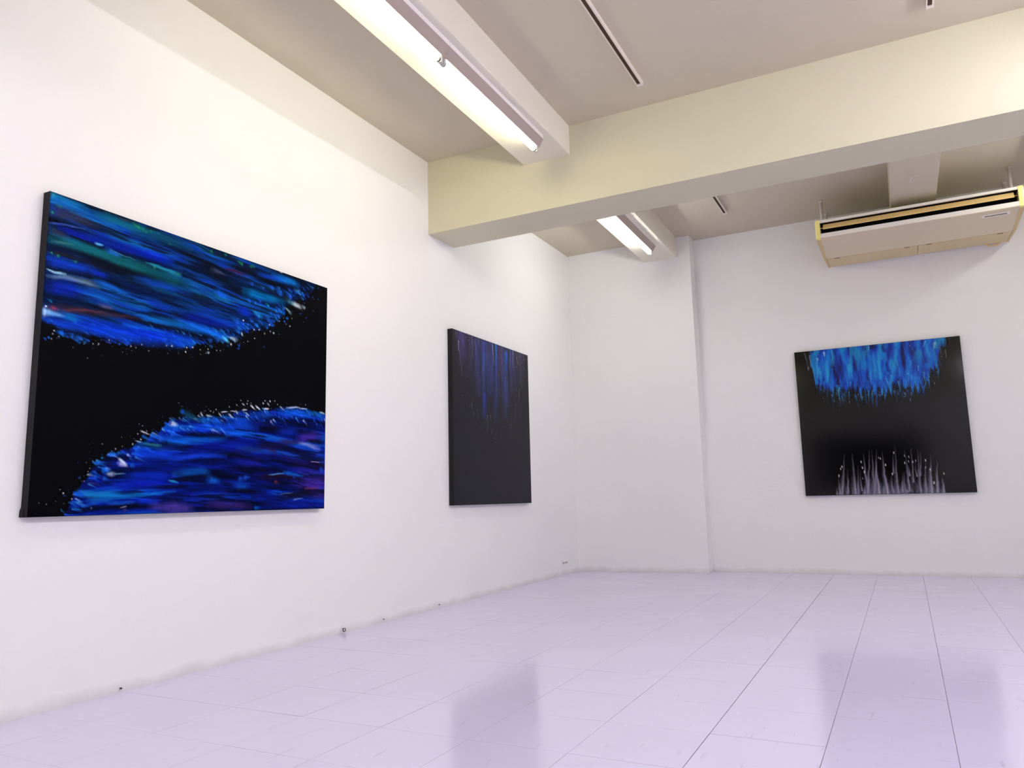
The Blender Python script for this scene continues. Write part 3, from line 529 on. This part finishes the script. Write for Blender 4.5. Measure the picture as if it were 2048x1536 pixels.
# --- painting one: two streaming blue masses on black
A1 = 1.286
c1 = Canvas(660, 514, A1, (5, 6, 10))
u, v = c1.u, c1.v
c1.tex = fbm(u * 5, v * 60, 5)
wob = 0.02 * (fbm(u * 4, v * 4, 21) - 0.5)
bu = np.array(poly(UPPER, A1)); bl = np.array(poly(LOWER, A1))
# upper mass: streaks fall gently to the right
tt = v - 0.06 * u + wob
fing = 0.030 * (fbm(u * 60, v * 14, 31) - 0.5) + 0.02 * (fbm(u * 18, v * 9, 33) - 0.5)
ub = np.interp(u[0], bu[:, 0], bu[:, 1])[None, :] + fing
mu = 1 - sstep(-0.012, 0.004, v - ub)
s1 = fbm(u * 3.2, tt * 34, 41, 5); s2 = fbm(u * 2.2 + 9, tt * 16, 51, 4); s3 = fbm(u * 5, tt * 70, 61, 4)
def ramp(t, stops):
    out = np.zeros(t.shape + (3,))
    xs = [q[0] for q in stops]
    for ch in range(3): out[..., ch] = np.interp(t, xs, [q[1][ch] for q in stops])
    return out
colu = ramp(s1, [(0.22, (3, 8, 24)), (0.38, (4, 24, 64)), (0.47, (6, 46, 104)), (0.55, (6, 42, 150)), (0.64, (10, 74, 160)), (0.8, (16, 108, 178))])
teal = ramp(s1, [(0.22, (5, 14, 24)), (0.42, (7, 50, 70)), (0.6, (10, 80, 104)), (0.8, (18, 118, 132))])
wt = sstep(0.44, 0.62, s2) * (1 - sstep(0.18, 0.36, v)) * 0.8
colu = colu * (1 - wt[..., None]) + teal * wt[..., None]
dk = sstep(0.50, 0.66, s3) * 0.72
colu = colu * (1 - dk[..., None]) + np.array((6, 10, 24)) * dk[..., None]
c1.lay((0, 0, 0), mu * 0)
c1.c = c1.c * (1 - mu[..., None] * 0.96) + colu * mu[..., None] * 0.96
# lower mass: flows left and up from the lower right corner
tl = v + 0.03 * np.sin(u * 3) + wob
fl = 0.034 * (fbm(u * 50, v * 20, 71) - 0.5) + 0.02 * (fbm(u * 14, v * 12, 73) - 0.5)
lb = np.interp(u[0], bl[:, 0], bl[:, 1], left=1.2)[None, :] + fl
ml = sstep(-0.002, 0.012, v - lb)
l1 = fbm(u * 3 + 4, tl * 36, 81, 5); l2 = fbm(u * 6, tl * 64, 91, 4); l3 = fbm(u * 2.4, tl * 9, 95, 4)
coll = ramp(l1, [(0.22, (3, 7, 36)), (0.40, (4, 15, 86)), (0.5, (5, 24, 128)), (0.6, (7, 48, 164)), (0.75, (12, 84, 186))])
pw = sstep(0.50, 0.64, l3) * sstep(0.70, 0.95, v) * sstep(0.45, 1.1, u) * 0.75
coll = coll * (1 - pw[..., None]) + np.array((52, 32, 128)) * pw[..., None]
dl = sstep(0.50, 0.66, l2) * 0.7
coll = coll * (1 - dl[..., None]) + np.array((5, 8, 30)) * dl[..., None]
c1.c = c1.c * (1 - ml[..., None] * 0.96) + coll * ml[..., None] * 0.96
# comet shaped splashes along both edges
r2 = np.random.RandomState(7)
blues = [(26, 105, 222), (18, 84, 210), (12, 62, 196), (30, 128, 214), (60, 150, 215), (10, 48, 180)]
for i in range(170):
    x = r2.uniform(0.02, 0.92) * A1; y = np.interp(x, bu[:, 0], bu[:, 1])
    k = x / A1
    a = (0.25 + 0.5 * r2.rand()) * (1 if k > 0.3 else 0.5)
    L = r2.uniform(0.012, 0.05); w = r2.uniform(0.0016, 0.0055)
    o_ = r2.uniform(-0.05, 0.012)
    c1.stroke([(x - L * math.cos(a), y + o_ - L * math.sin(a)), (x, y + o_)], w * 0.5, w, blues[r2.randint(6)], 0.85, 0.5, 0.3, 0.1, 1.0)
for i in range(190):
    k = r2.randint(0, len(bl) - 1); t = r2.rand()
    x, y = bl[k] * (1 - t) + bl[k + 1] * t
    a = math.radians(12 + 34 * x / A1) + r2.normal(0, 0.12)
    L = r2.uniform(0.012, 0.055); w = r2.uniform(0.0014, 0.005)
    o_ = r2.uniform(-0.006, 0.05)
    c1.stroke([(x + L * math.cos(a), y + o_ + L * math.sin(a)), (x, y + o_)], w * 0.5, w, blues[r2.randint(6)] if r2.rand() > 0.12 else (170, 195, 220), 0.85, 0.5, 0.3, 0.1, 1.0)
for i in range(260):                                     # fine spatter
    if r2.rand() < 0.55:
        x = r2.uniform(0, 0.97) * A1; y = np.interp(x, bu[:, 0], bu[:, 1]) + abs(r2.normal(0, 0.028))
    else:
        k = r2.randint(0, len(bl) - 1); t = r2.rand(); x, y = bl[k] * (1 - t) + bl[k + 1] * t
        d = abs(r2.normal(0, 0.03)); x -= d * 0.7; y -= d * 0.7
    g = r2.rand()
    c1.stroke([(x, y)], 0.0006 + 0.0014 * g * g, 0, (190, 195, 205) if r2.rand() < 0.45 else (40, 70, 130), 0.35 + 0.5 * g, 0.4)
for col, w0, w1, a, pts in STREAKS:
    big = len(pts) > 1
    wide = big and max(w0, w1) > 5
    pp = poly(pts, A1)
    if not big and w0 > 4:                               # a blob dragged out along the flow
        r = w0 / 1000
        sg = -1 if pp[0][1] < 0.5 else 1
        col = tuple(ch * r2.uniform(0.72, 1.0) for ch in col)
        pp = [(pp[0][0] + sg * r * r2.uniform(0.8, 2.4), pp[0][1] + sg * r * r2.uniform(0.1, 0.7)), pp[0]]
        c1.stroke(pp, r * 0.35, r * 0.8, col, 0.9, 0.5, 0.25, 0.3, 1.0)
        continue
    k = 620 if wide else 850
    c1.stroke(pp, w0 / k, w1 / k, col, a / 100, 0.75 if wide else 0.4, 0.45 if wide else 0.15, tails=0.5 if wide else (0.4 if big else 0))
# dragged brush texture across the painted masses
gr = np.clip((c1.c.sum(-1) - 60) / 200, 0, 1)
hatch = (fbm(u * 8, tt * 150, 111, 3) - 0.5) * 0.55
c1.c = c1.c * (1 + (hatch * gr)[..., None])
fine = (np.random.RandomState(3).rand(*u.shape) - 0.5)
c1.c += (fine * (3 + 8 * (1 - sstep(0.0, 0.25, u)) * (1 - sstep(0.3, 0.45, v))))[..., None]
c1.c *= (0.78 + 0.22 * sstep(0, 0.006, np.minimum(np.minimum(u, A1 - u), np.minimum(v, 1 - v))))[..., None]

P1 = empty('canvas_painting', (0.0005, 2.2725, 1.206), 'largest painting, blue and teal streaks over black from two corners, nearest on left wall', 'painting', 'dark splash paintings')
D1 = 0.036
canvas_body(P1, 1.458, 1.134, D1)
c1.build('painted_front', P1, 1.456, 1.132, paint_mat('acrylic_blue_streaks', P1_R, P1_S)).location = (0, -D1, 0)
bm = bmesh.new()                                        # folded canvas corner at the bottom left
prism(bm, [(-0.729, -0.567), (-0.7345, -0.566), (-0.7335, -0.545), (-0.729, -0.532)], 'y', -0.020, -0.0005)
obj('corner_fold', bm, M_EDGE, P1)
P1.rotation_euler = (math.radians(0), math.radians(0.42), math.radians(90))

# --- painting two: dim blue rain on charcoal
A2 = 0.98
c2 = Canvas(300, 400, A2, P2_BG, 0.2)
u, v = c2.u, c2.v
c2.tex = fbm(u * 70, v * 6, 5)
cur = fbm(u * 36, v * 2.2, 201, 4); env = np.interp(u[0] / A2, [0.02, 0.06, 0.2, 0.42, 0.6, 0.8, 0.97], [0.02, 0.22, 0.42, 0.56, 0.56, 0.46, 0.16])[None, :]
mk = (1 - sstep(0.0, 1.0, v / env)) * sstep(0.36, 0.6, cur) * sstep(0.02, 0.08, u)
c2.lay((54, 47, 92), mk * 0.85)
mk2 = (1 - sstep(0.1, 0.9, v / env)) * sstep(0.5, 0.66, fbm(u * 50, v * 3, 211, 4)) * (1 - np.abs(u / A2 - 0.5) * 1.6).clip(0, 1)
c2.lay((34, 60, 140), mk2 * 0.7)
for col, w, pts in RAIN:
    c2.stroke(poly(pts, A2), w / 1000, w / 1000, tuple(ch * 1.25 for ch in col), 0.85, 0.8, 0.5, 1.0, 0.5)
r2 = np.random.RandomState(17)
for i in range(260):
    x = r2.uniform(0.05, 0.95) * A2; e = np.interp(x / A2, [0.02, 0.06, 0.2, 0.42, 0.6, 0.8, 0.97], [0.05, 0.3, 0.5, 0.64, 0.64, 0.54, 0.2])
    y = e * r2.rand() ** 1.2
    if r2.rand() < 0.6:
        c2.stroke([(x, y)], 0.0012 + 0.0015 * r2.rand(), 0, [(190, 190, 210), (110, 120, 180), (150, 132, 150)][r2.randint(3)], 0.35 + 0.5 * r2.rand(), 0.4)
    else:
        c2.stroke([(x, y), (x + r2.normal(0, 0.003), y + r2.uniform(0.015, 0.06))], 0.0016, 0.0012, [(100, 98, 125), (70, 78, 130), (95, 80, 90)][r2.randint(3)], 0.2 + 0.35 * r2.rand(), 0.5)
c2.c += ((np.random.RandomState(4).rand(*u.shape) - 0.5) * 3)[..., None]
P2 = empty('canvas_painting', (0.0005, 4.814, 1.1965), 'charcoal painting with dim blue vertical rain, hung farther along the left wall past the beam', 'painting', 'dark splash paintings')
canvas_body(P2, 1.150, 1.163, D1)
c2.build('painted_front', P2, 1.147, 1.160, paint_mat('acrylic_blue_rain', P2_R, P2_S)).location = (0, -D1, 0)
P2.rotation_euler = (0, math.radians(0.44), math.radians(90))

# --- painting three: blue curtain above, white flames below
A3 = 1.01
c3 = Canvas(420, 416, A3, P3_BG, 0.4)
u, v = c3.u, c3.v
c3.tex = fbm(u * 70, v * 7, 5)
cb = np.array(poly([(68, -10), (92, 50)] + CURTAIN + [(900, 40), (922, -10)], A3))
eb = np.interp(u[0], cb[:, 0], cb[:, 1], left=-0.1, right=-0.1)[None, :]
fin = 0.12 * (fbm(u * 70, v * 3, 301, 3) - 0.5) + 0.03 * (fbm(u * 30, v * 20, 303, 3) - 0.5)
side = 0.012 * (fbm(u * 10, v * 30, 305) - 0.5)
side = side + 0.10 * (fbm(u * 60, v * 3, 307, 3) - 0.5)
ml = (1 - sstep(-0.03, 0.012, v - eb - fin)) * sstep(0.085, 0.115, u + 0.3 * side)
q1 = fbm(u * 34, v * 7, 311, 5); q2 = fbm(u * 16, v * 5, 321, 4); q3 = fbm(u * 60, v * 10, 331, 4)
colc = ramp(q1, [(0.22, (4, 18, 76)), (0.38, (4, 48, 150)), (0.49, (5, 78, 190)), (0.6, (8, 106, 204)), (0.78, (26, 150, 212))])
dk = sstep(0.56, 0.74, q3) * 0.5 * sstep(0.05, 0.25, v)
colc = colc * (1 - dk[..., None]) + np.array((6, 28, 90)) * dk[..., None]
tq = sstep(0.52, 0.64, q2) * (1 - sstep(0.06, 0.2, v)) * 0.7
colc = colc * (1 - tq[..., None]) + np.array((20, 140, 190)) * tq[..., None]
c3.c = c3.c * (1 - ml[..., None] * 0.97) + colc * ml[..., None] * 0.97
r2 = np.random.RandomState(27)
pal = [(12, 112, 216), (6, 84, 204), (30, 140, 210), (8, 62, 180), (60, 170, 215), (14, 100, 170)]
for i in range(150):                                     # drip tips
    x = r2.uniform(0.12, 0.88) * A3; e = np.interp(x, cb[:, 0], cb[:, 1])
    L = r2.uniform(0.02, 0.11)
    y = e + r2.uniform(-0.12, 0.03)
    c3.stroke([(x, y), (x + r2.normal(0, 0.004), y + L)], r2.uniform(0.002, 0.006), 0.001, pal[r2.randint(6)], 0.75, 0.6, 0.3, 1.0, 0.4)
for i in range(120):
    x = r2.uniform(0.14, 0.9) * A3; e = np.interp(x, cb[:, 0], cb[:, 1])
    y = e + abs(r2.normal(0, 0.045)) - 0.01; g = r2.rand()
    c3.stroke([(x, y), (x, y + r2.uniform(0, 0.012))], 0.0014 + 0.001 * g, 0.001, (110, 160, 200) if r2.rand() < 0.5 else (70, 80, 110), 0.3 + 0.5 * g, 0.4)
for i in range(60):                                      # right hand spray
    x = r2.uniform(0.72, 0.88) * A3; y = 0.28 - 0.5 * (x / A3 - 0.72) + r2.normal(0, 0.05)
    c3.stroke([(x, y)], 0.0012 + 0.0012 * r2.rand(), 0, (90, 170, 215), 0.4 + 0.4 * r2.rand(), 0.4)
for col, w, pts in DRIPS:
    c3.stroke(poly(pts, A3), w / 1000, w / 1600, col, 0.88, 0.6, 0.3, 1.0, 0.75)
haze = sstep(0.90, 1.0, v) * sstep(0.22, 0.3, u) * (1 - sstep(0.74, 0.84, u)) * sstep(0.35, 0.62, fbm(u * 22, v * 6, 341))
c3.lay((70, 68, 90), haze * 0.6)
for w, pts in FLAMES:
    P = poly(pts, A3)
    P = [P[0], P[1], (P[2][0], P[2][1])]
    c3.stroke(P, 0.0008, w / 1000 * 2.3, (78, 76, 98), 0.62, 0.7, 0.65, 0.1, 0.9, flare=1.3)
    c3.stroke(P, 0.0010, w / 1000 * 1.25, (142, 139, 160), 0.85, 0.6, 0.5, 0.25, 0.8, flare=1.15)
    c3.stroke([(p[0] + 0.003, p[1]) for p in P], 0.0008, w / 1000 * 0.5, (214, 211, 222), 0.8, 0.7, 0.4, 0.35, 0.75)
for i in range(46):
    x = r2.uniform(0.25, 0.82) * A3; h = r2.uniform(0.05, 0.15)
    c3.stroke([(x, 0.99 - h), (x + r2.normal(0, 0.006), 0.99 - h * 0.5), (x + r2.normal(0, 0.012), 0.992)], 0.001, r2.uniform(0.004, 0.011), (104, 102, 124), 0.55, 0.7, 0.4, 0.6, 1.0)
for x, y, w in FLECKS:
    c3.stroke(poly([(x, y - 4), (x + 1, y + 7)], A3), w / 2400, w / 1700, (214, 214, 222), 0.95, 0.5)
c3.c += ((np.random.RandomState(5).rand(*u.shape) - 0.5) * 3)[..., None]
P3 = empty('canvas_painting', (2.4995, YB - 0.0005, 1.187), 'square painting of a blue curtain above white flames on black, under the air conditioner', 'painting', 'dark splash paintings')
canvas_body(P3, 1.175, 1.162, 0.032)
c3.build('painted_front', P3, 1.173, 1.160, paint_mat('acrylic_blue_curtain', P3_R, P3_S)).location = (0, -0.032, 0)

# --- wide black canvas out of view, added as dark reflection for the far painting
P4 = empty('canvas_painting', (1.98, YF + 0.0005, 1.187), 'unseen wide black canvas added on the wall behind the viewer', 'painting', 'dark splash paintings', math.pi)
canvas_body(P4, 2.15, 1.162, 0.032)
obj('painted_front', B(-1.0745, 1.0745, -0.0325, -0.0318, -0.5805, 0.5805), M_NIGHT, P4)

# ------------------------------------------------------------------ fluorescent lamps
LLEN = 1.025
def make_lamp():
    """origin on the soffit at the near end of the lamp, y runs along it, x = 0 at the tube"""
    t = empty('fluorescent_lamp', (0, 0, 0), 'lamp', 'lamp', 'strip lamps on the soffits')
    zt = DUCT_Z
    g = 0.0015
    bm = bmesh.new()
    prism(bm, [(-0.044, 0), (0.048, 0), (0.048, -0.024), (0.018, -0.062), (0.010, -0.062), (-0.014, -0.050), (-0.044, -0.026)], 'y', g, LLEN - g)
    obj('housing', bm, M_HOUSING, t)
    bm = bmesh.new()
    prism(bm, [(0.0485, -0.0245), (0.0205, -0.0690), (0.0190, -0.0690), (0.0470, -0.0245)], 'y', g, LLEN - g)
    obj('slope_sheet', bm, M_SLOPE, t)  # thin sheet over the housing's sloping face, greyer than the enamel
    for y in (0.012, LLEN - 0.012):
        bm = bmesh.new()
        prism(bm, [(-0.011, -0.050), (0.014, -0.062), (0.014, -0.094), (-0.006, -0.095), (-0.013, -0.082)], 'y', y - 0.008, y + 0.008)
        obj('lamp_holder', bm, M_HOLDER, t)
    tb = obj('tube', tube(bmesh.new(), (-0.003, 0.030, -0.079), (-0.003, LLEN - 0.030, -0.079), 0.0135, n=24), M_TUBE, t, True)
    for a, b in ((0.020, 0.030), (LLEN - 0.030, LLEN - 0.020)):
        obj('tube_cap', tube(bmesh.new(), (-0.003, a, -0.079), (-0.003, b, -0.079), 0.0138, n=20), M_PIN, t, True)
    return t
LX = 0.924
lamp0 = make_lamp()
lamp1, lamp2 = copy_tree(lamp0), copy_tree(lamp0)
for lp, mt in ((lamp1, M_TUBE_COOL), (lamp2, M_TUBE_MID)):
    for ch in lp.children:
        if ch.name.startswith('tube') and not ch.name.startswith('tube_cap'):
            ch.data = ch.data.copy(); ch.data.materials[0] = mt
used = [False, False, False]
def place_lamp(cool, yend, yref, label, mirror=False):
    """far end at yend"""
    src = (lamp0, lamp1, lamp2)[cool]
    o = copy_tree(src) if used[cool] else src
    used[cool] = True
    o['label'] = label
    a = math.atan(-SL)
    xe = LX + SL * (yend - yref)
    if not mirror:
        o.rotation_euler = (0, 0, a)
        o.location = (xe + LLEN * math.sin(a), yend - LLEN * math.cos(a), DUCT_Z)
    else:                                           # turned round, so that its lit side faces the right wall
        o.rotation_euler = (0, 0, math.pi - a)
        o.location = (W - xe, yend, DUCT_Z)
        o.location.x = W - xe
    return o
place_lamp(0, 3.725, 4.027, 'strip lamp nearest the front of the crossing beam, second in its row')
place_lamp(0, 3.725 - LLEN, 4.027, 'strip lamp cut by the top edge of the picture, nearest of the row')
place_lamp(2, 5.915, 6.391, 'unseen strip lamp added on the right soffit in the far bay', True)  # out of view, added to brighten the far bay
place_lamp(2, 5.915, 6.391, 'strip lamp in the far bay, partly hidden by the crossing beam')
for ye, yr, nm in ((0.385, 0.70, 'above the viewer'), (-0.640, 0.70, 'behind the viewer'), (-3.0, -2.63, 'by the wall behind the viewer')):  # left row out of view, added to give the room its light
    place_lamp(0, ye, yr, 'unseen strip lamp added on the left soffit ' + nm)
for ye, yr, nm in ((3.725, 4.027, 'before the crossing beam'), (3.725 - LLEN, 4.027, 'in the middle of the bay'), (0.385, 0.70, 'above the viewer'), (-0.640, 0.70, 'behind the viewer'), (-3.0, -2.63, 'by the wall behind the viewer')):  # right row out of view, added to light the walls and beam
    place_lamp(1, ye, yr, 'unseen strip lamp on the right soffit ' + nm, True)

# ------------------------------------------------------------------ lighting rails
def rail(x, y0, y1, label, label_ends=(False, True)):
    t = empty('lighting_rail', (x, y0, H), label, 'lighting rail', 'empty lighting rails on the ceiling')
    L = y1 - y0
    w, h = 0.0165, 0.022
    bm = bmesh.new()
    prism(bm, [(-w, 0), (-w, -h), (-0.0105, -h), (-0.0105, -h + 0.003), (-w + 0.004, -h + 0.003), (-w + 0.004, -0.003), (w - 0.004, -0.003), (w - 0.004, -h + 0.003), (0.0085, -h + 0.003), (0.0085, -h), (w, -h), (w, 0)], 'y', 0, L)
    obj('channel', bm, M_RAIL, t)
    obj('slot', B(-w + 0.0045, w - 0.0045, 0.002, L - 0.002, -h + 0.0036, -0.0034), M_RAILIN, t)
    for on, a, b in ((label_ends[0], -0.022, 0.0), (label_ends[1], L, L + 0.022)):
        if on: obj('end_cap', B(-w - 0.001, w + 0.001, a, b, -h - 0.001, 0, bev=0.002), M_RAIL, t)
    return t
rail(1.541, 1.03, 3.745, 'thin lighting rail along the ceiling beside the nearest strip lamps')
rail(1.541, 4.36, 5.955, 'lighting rail beyond the crossing beam, only its tip in view')
rail(2.921, 1.03, 3.757, 'lighting rail stub at the top edge of the picture, above the beam')

# ------------------------------------------------------------------ ceiling hung air conditioner
ac = empty('air_conditioner', (2.846, 6.15, 2.44), 'long aged cream air conditioner hung below the ceiling at the far wall', 'air conditioner')
def acobj(name, bm, mat, parent=None, smooth=False):
    bmesh.ops.translate(bm, verts=bm.verts[:], vec=(-2.846, -6.15, -2.44))
    return obj(name, bm, mat, parent or ac, smooth)
XA, XB = 2.238, 3.456
YF_, ZT, ZB_ = 5.780, 2.594, 2.462
bm = bmesh.new()
prism(bm, [(YF_, ZT), (YF_, 2.5765), (YF_ + 0.09, 2.5765), (YF_ + 0.09, 2.4945), (YF_, 2.4945), (YF_, ZB_ + 0.001), (6.20, 2.4235), (6.20, 2.432), (6.53, 2.446), (6.53, 2.620), (5.86, 2.620), (5.795, 2.600)], 'x', XA, XB)
acobj('casing', bm, M_AC)
bm = bmesh.new()
prism(bm, [(YF_ + 0.012, 2.5760), (YF_ + 0.089, 2.5760), (YF_ + 0.089, 2.4950), (YF_ + 0.012, 2.4950), (YF_ + 0.012, 2.4965), (YF_ + 0.087, 2.4965), (YF_ + 0.087, 2.5745), (YF_ + 0.012, 2.5745)], 'x', XA + 0.001, XB - 0.001)
acobj('air_outlet', bm, M_BLACK)
bm = bmesh.new()
prism(bm, [(YF_ + 0.008, 2.5310), (YF_ + 0.011, 2.5275), (YF_ + 0.036, 2.5660), (YF_ + 0.031, 2.5690)], 'x', XA + 0.020, XB - 0.022)
acobj('louver', bm, M_ACLOUVER)
for x in (XA + 0.012, XB - 0.014):
    acobj('louver_pivot', tube(bmesh.new(), (x - 0.012, YF_ + 0.034, 2.545), (x + 0.012, YF_ + 0.034, 2.545), 0.003, n=10), M_ACLOUVER)
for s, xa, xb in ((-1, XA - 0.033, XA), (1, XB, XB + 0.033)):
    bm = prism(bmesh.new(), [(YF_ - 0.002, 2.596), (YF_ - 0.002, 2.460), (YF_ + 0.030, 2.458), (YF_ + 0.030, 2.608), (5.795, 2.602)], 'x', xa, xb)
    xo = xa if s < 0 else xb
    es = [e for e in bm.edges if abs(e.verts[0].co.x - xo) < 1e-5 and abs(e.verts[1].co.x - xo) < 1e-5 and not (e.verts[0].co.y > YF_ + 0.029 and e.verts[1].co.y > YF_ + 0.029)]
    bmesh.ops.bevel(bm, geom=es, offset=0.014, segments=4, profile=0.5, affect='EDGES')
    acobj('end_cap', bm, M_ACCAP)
    # rest of the cap in its shaded colour, narrowing towards the wall
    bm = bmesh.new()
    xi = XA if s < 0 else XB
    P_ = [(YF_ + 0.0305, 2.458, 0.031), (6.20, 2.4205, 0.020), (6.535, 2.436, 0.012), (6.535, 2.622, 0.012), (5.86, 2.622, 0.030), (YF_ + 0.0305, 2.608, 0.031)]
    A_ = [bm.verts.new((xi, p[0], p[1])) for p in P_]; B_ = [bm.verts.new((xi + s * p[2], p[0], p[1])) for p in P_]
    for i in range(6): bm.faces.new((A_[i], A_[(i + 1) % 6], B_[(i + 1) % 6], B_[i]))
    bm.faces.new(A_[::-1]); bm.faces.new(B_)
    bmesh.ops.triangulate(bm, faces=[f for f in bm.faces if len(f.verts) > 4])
    acobj('cap_side', bm, M_ACSIDE)
bm = bmesh.new()
prism(bm, [(YF_ + 0.002, ZB_), (YF_ + 0.002, ZB_ - 0.003), (6.205, 2.4195), (6.205, 2.4225)], 'x', XA + 0.003, XB - 0.003)
acobj('lower_panel', bm, M_ACLOW)
for xa, xb in ((XA + 0.004, 2.864), (2.868, XB - 0.004)):
    bm = bmesh.new()
    prism(bm, [(6.209, 2.4225), (6.209, 2.4185), (6.515, 2.4335), (6.528, 2.4395), (6.528, 2.443)], 'x', xa, xb)
    g = acobj('intake_grille', bm, M_ACGRILLE)
    for x in ((xa + 0.07), (xb - 0.07)):
        acobj('latch', B(x - 0.018, x + 0.018, 6.213, 6.222, 2.4166, 2.4200), M_PIN, g)
def on_panel(y): return ZB_ - 0.003 - (y - YF_ - 0.002) / (6.205 - YF_ - 0.002) * (ZB_ - 0.003 - 2.4195)
y0, y1 = 5.838, 5.880
bm = bmesh.new()
prism(bm, [(y0, on_panel(y0) + 0.001), (y1, on_panel(y1) + 0.001), (y1, on_panel(y1) - 0.003), (y0, on_panel(y0) - 0.003)], 'x', 3.247, 3.407)
nm = acobj('nameplate', bm, M_AC)
bm = bmesh.new()
y0, y1 = 5.852, 5.868
prism(bm, [(y0, on_panel(y0) - 0.002), (y1, on_panel(y1) - 0.002), (y1, on_panel(y1) - 0.0036), (y0, on_panel(y0) - 0.0036)], 'x', 3.262, 3.392)
acobj('dark_strip', bm, M_PLATE, nm)
bm = bmesh.new()
pts = [(3.315, 2.440), (3.330, 2.428), (3.350, 2.420), (3.392, 2.420), (3.410, 2.430), (3.420, 2.440)]
for a, b in zip(pts[:-1], pts[1:]):
    tube(bm, (a[0], 6.520, a[1]), (b[0], 6.520, b[1]), 0.0055, n=10)
acobj('drain_pipe', bm, M_ACLOUVER, None, True)
for x, y in ((2.235, 6.144), (3.470, 6.144), (2.246, 6.460), (3.470, 6.460)):
    rd = acobj('hanging_rod', tube(bmesh.new(), (x, y, 2.600), (x, y, H - 0.001), 0.0105, 0.0115, n=16), M_ROD, None, True)
    acobj('washer', tube(bmesh.new(), (x, y, H - 0.010), (x, y, H - 0.0005), 0.0165, n=18), M_ROD, rd, True)

# boxed sheet cover that takes the pipes from the beam to the air conditioner
cv = empty('pipe_cover', (2.853, 4.3515, 2.66), 'flat boxed pipe cover on the ceiling between the beam and the air conditioner', 'pipe cover')
ZC = 2.660
bm = bmesh.new()
prism(bm, [(-0.143, H - ZC - 0.0005), (-0.143, 0), (0.143, 0), (0.143, H - ZC - 0.0005), (0.141, H - ZC - 0.0005), (0.141, 0.002), (-0.141, 0.002), (-0.141, H - ZC - 0.0005)], 'y', 0.001, 2.05)
obj('sheet', bm, M_COVER, cv)
bm = bmesh.new()
prev = None
for k in range(9):
    a = math.radians(200 - k * 13)
    q = (0.035 + 0.055 * math.cos(a), 1.135 - 0.09 * math.sin(a), -0.0006)
    if prev: tube(bm, prev, q, 0.0015, n=6)
    prev = q
obj('scratch', bm, M_SOCKET, cv)

# ------------------------------------------------------------------ small things on the walls
so = empty('wall_socket', (0, 6.068, 0.098), 'small white wall socket low on the left wall near the far corner', 'socket')
obj('socket_plate', B(0, 0.007, -0.058, 0.058, -0.022, 0.022, bev=0.002), M_SOCKET, so)
for y in (-0.034, 0.002, 0.034):
    obj('socket_slot', B(0.0068, 0.0074, y - 0.008, y + 0.008, -0.007, 0.006), M_PIN, so)
def nail(y, z, r, label):
    t = tag(obj('nail', tube(tube(bmesh.new(), (0, y, z), (0.008, y, z), r * 0.5, n=10), (0.006, y, z), (0.009, y, z), r, n=14), M_NAIL), label, 'nail')
    return t
nail(1.936, 0.014, 0.0035, 'dark nail at the foot of the left wall below the largest painting')
nail(3.528, 0.018, 0.0028, 'tiny nail at the foot of the left wall, just beyond the ring hook')
nail(4.093, 0.020, 0.0032, 'tiny nail at the foot of the left wall, below the charcoal painting')
hk = tag(obj('ring_hook', bmesh.new(), M_NAIL), 'small metal ring hook at the foot of the left wall between the two paintings', 'hook')
bm = bmesh.new()
for k in range(12):
    a, b = 2 * math.pi * k / 12, 2 * math.pi * (k + 1) / 12
    tube(bm, (0.012, 3.186 + 0.010 * math.cos(a), 0.017 + 0.008 * math.sin(a)), (0.012, 3.186 + 0.010 * math.cos(b), 0.017 + 0.008 * math.sin(b)), 0.0022, n=8)
tube(bm, (0, 3.186, 0.022), (0.012, 3.186, 0.0245), 0.002, n=8)
bm.to_mesh(hk.data); bm.free()
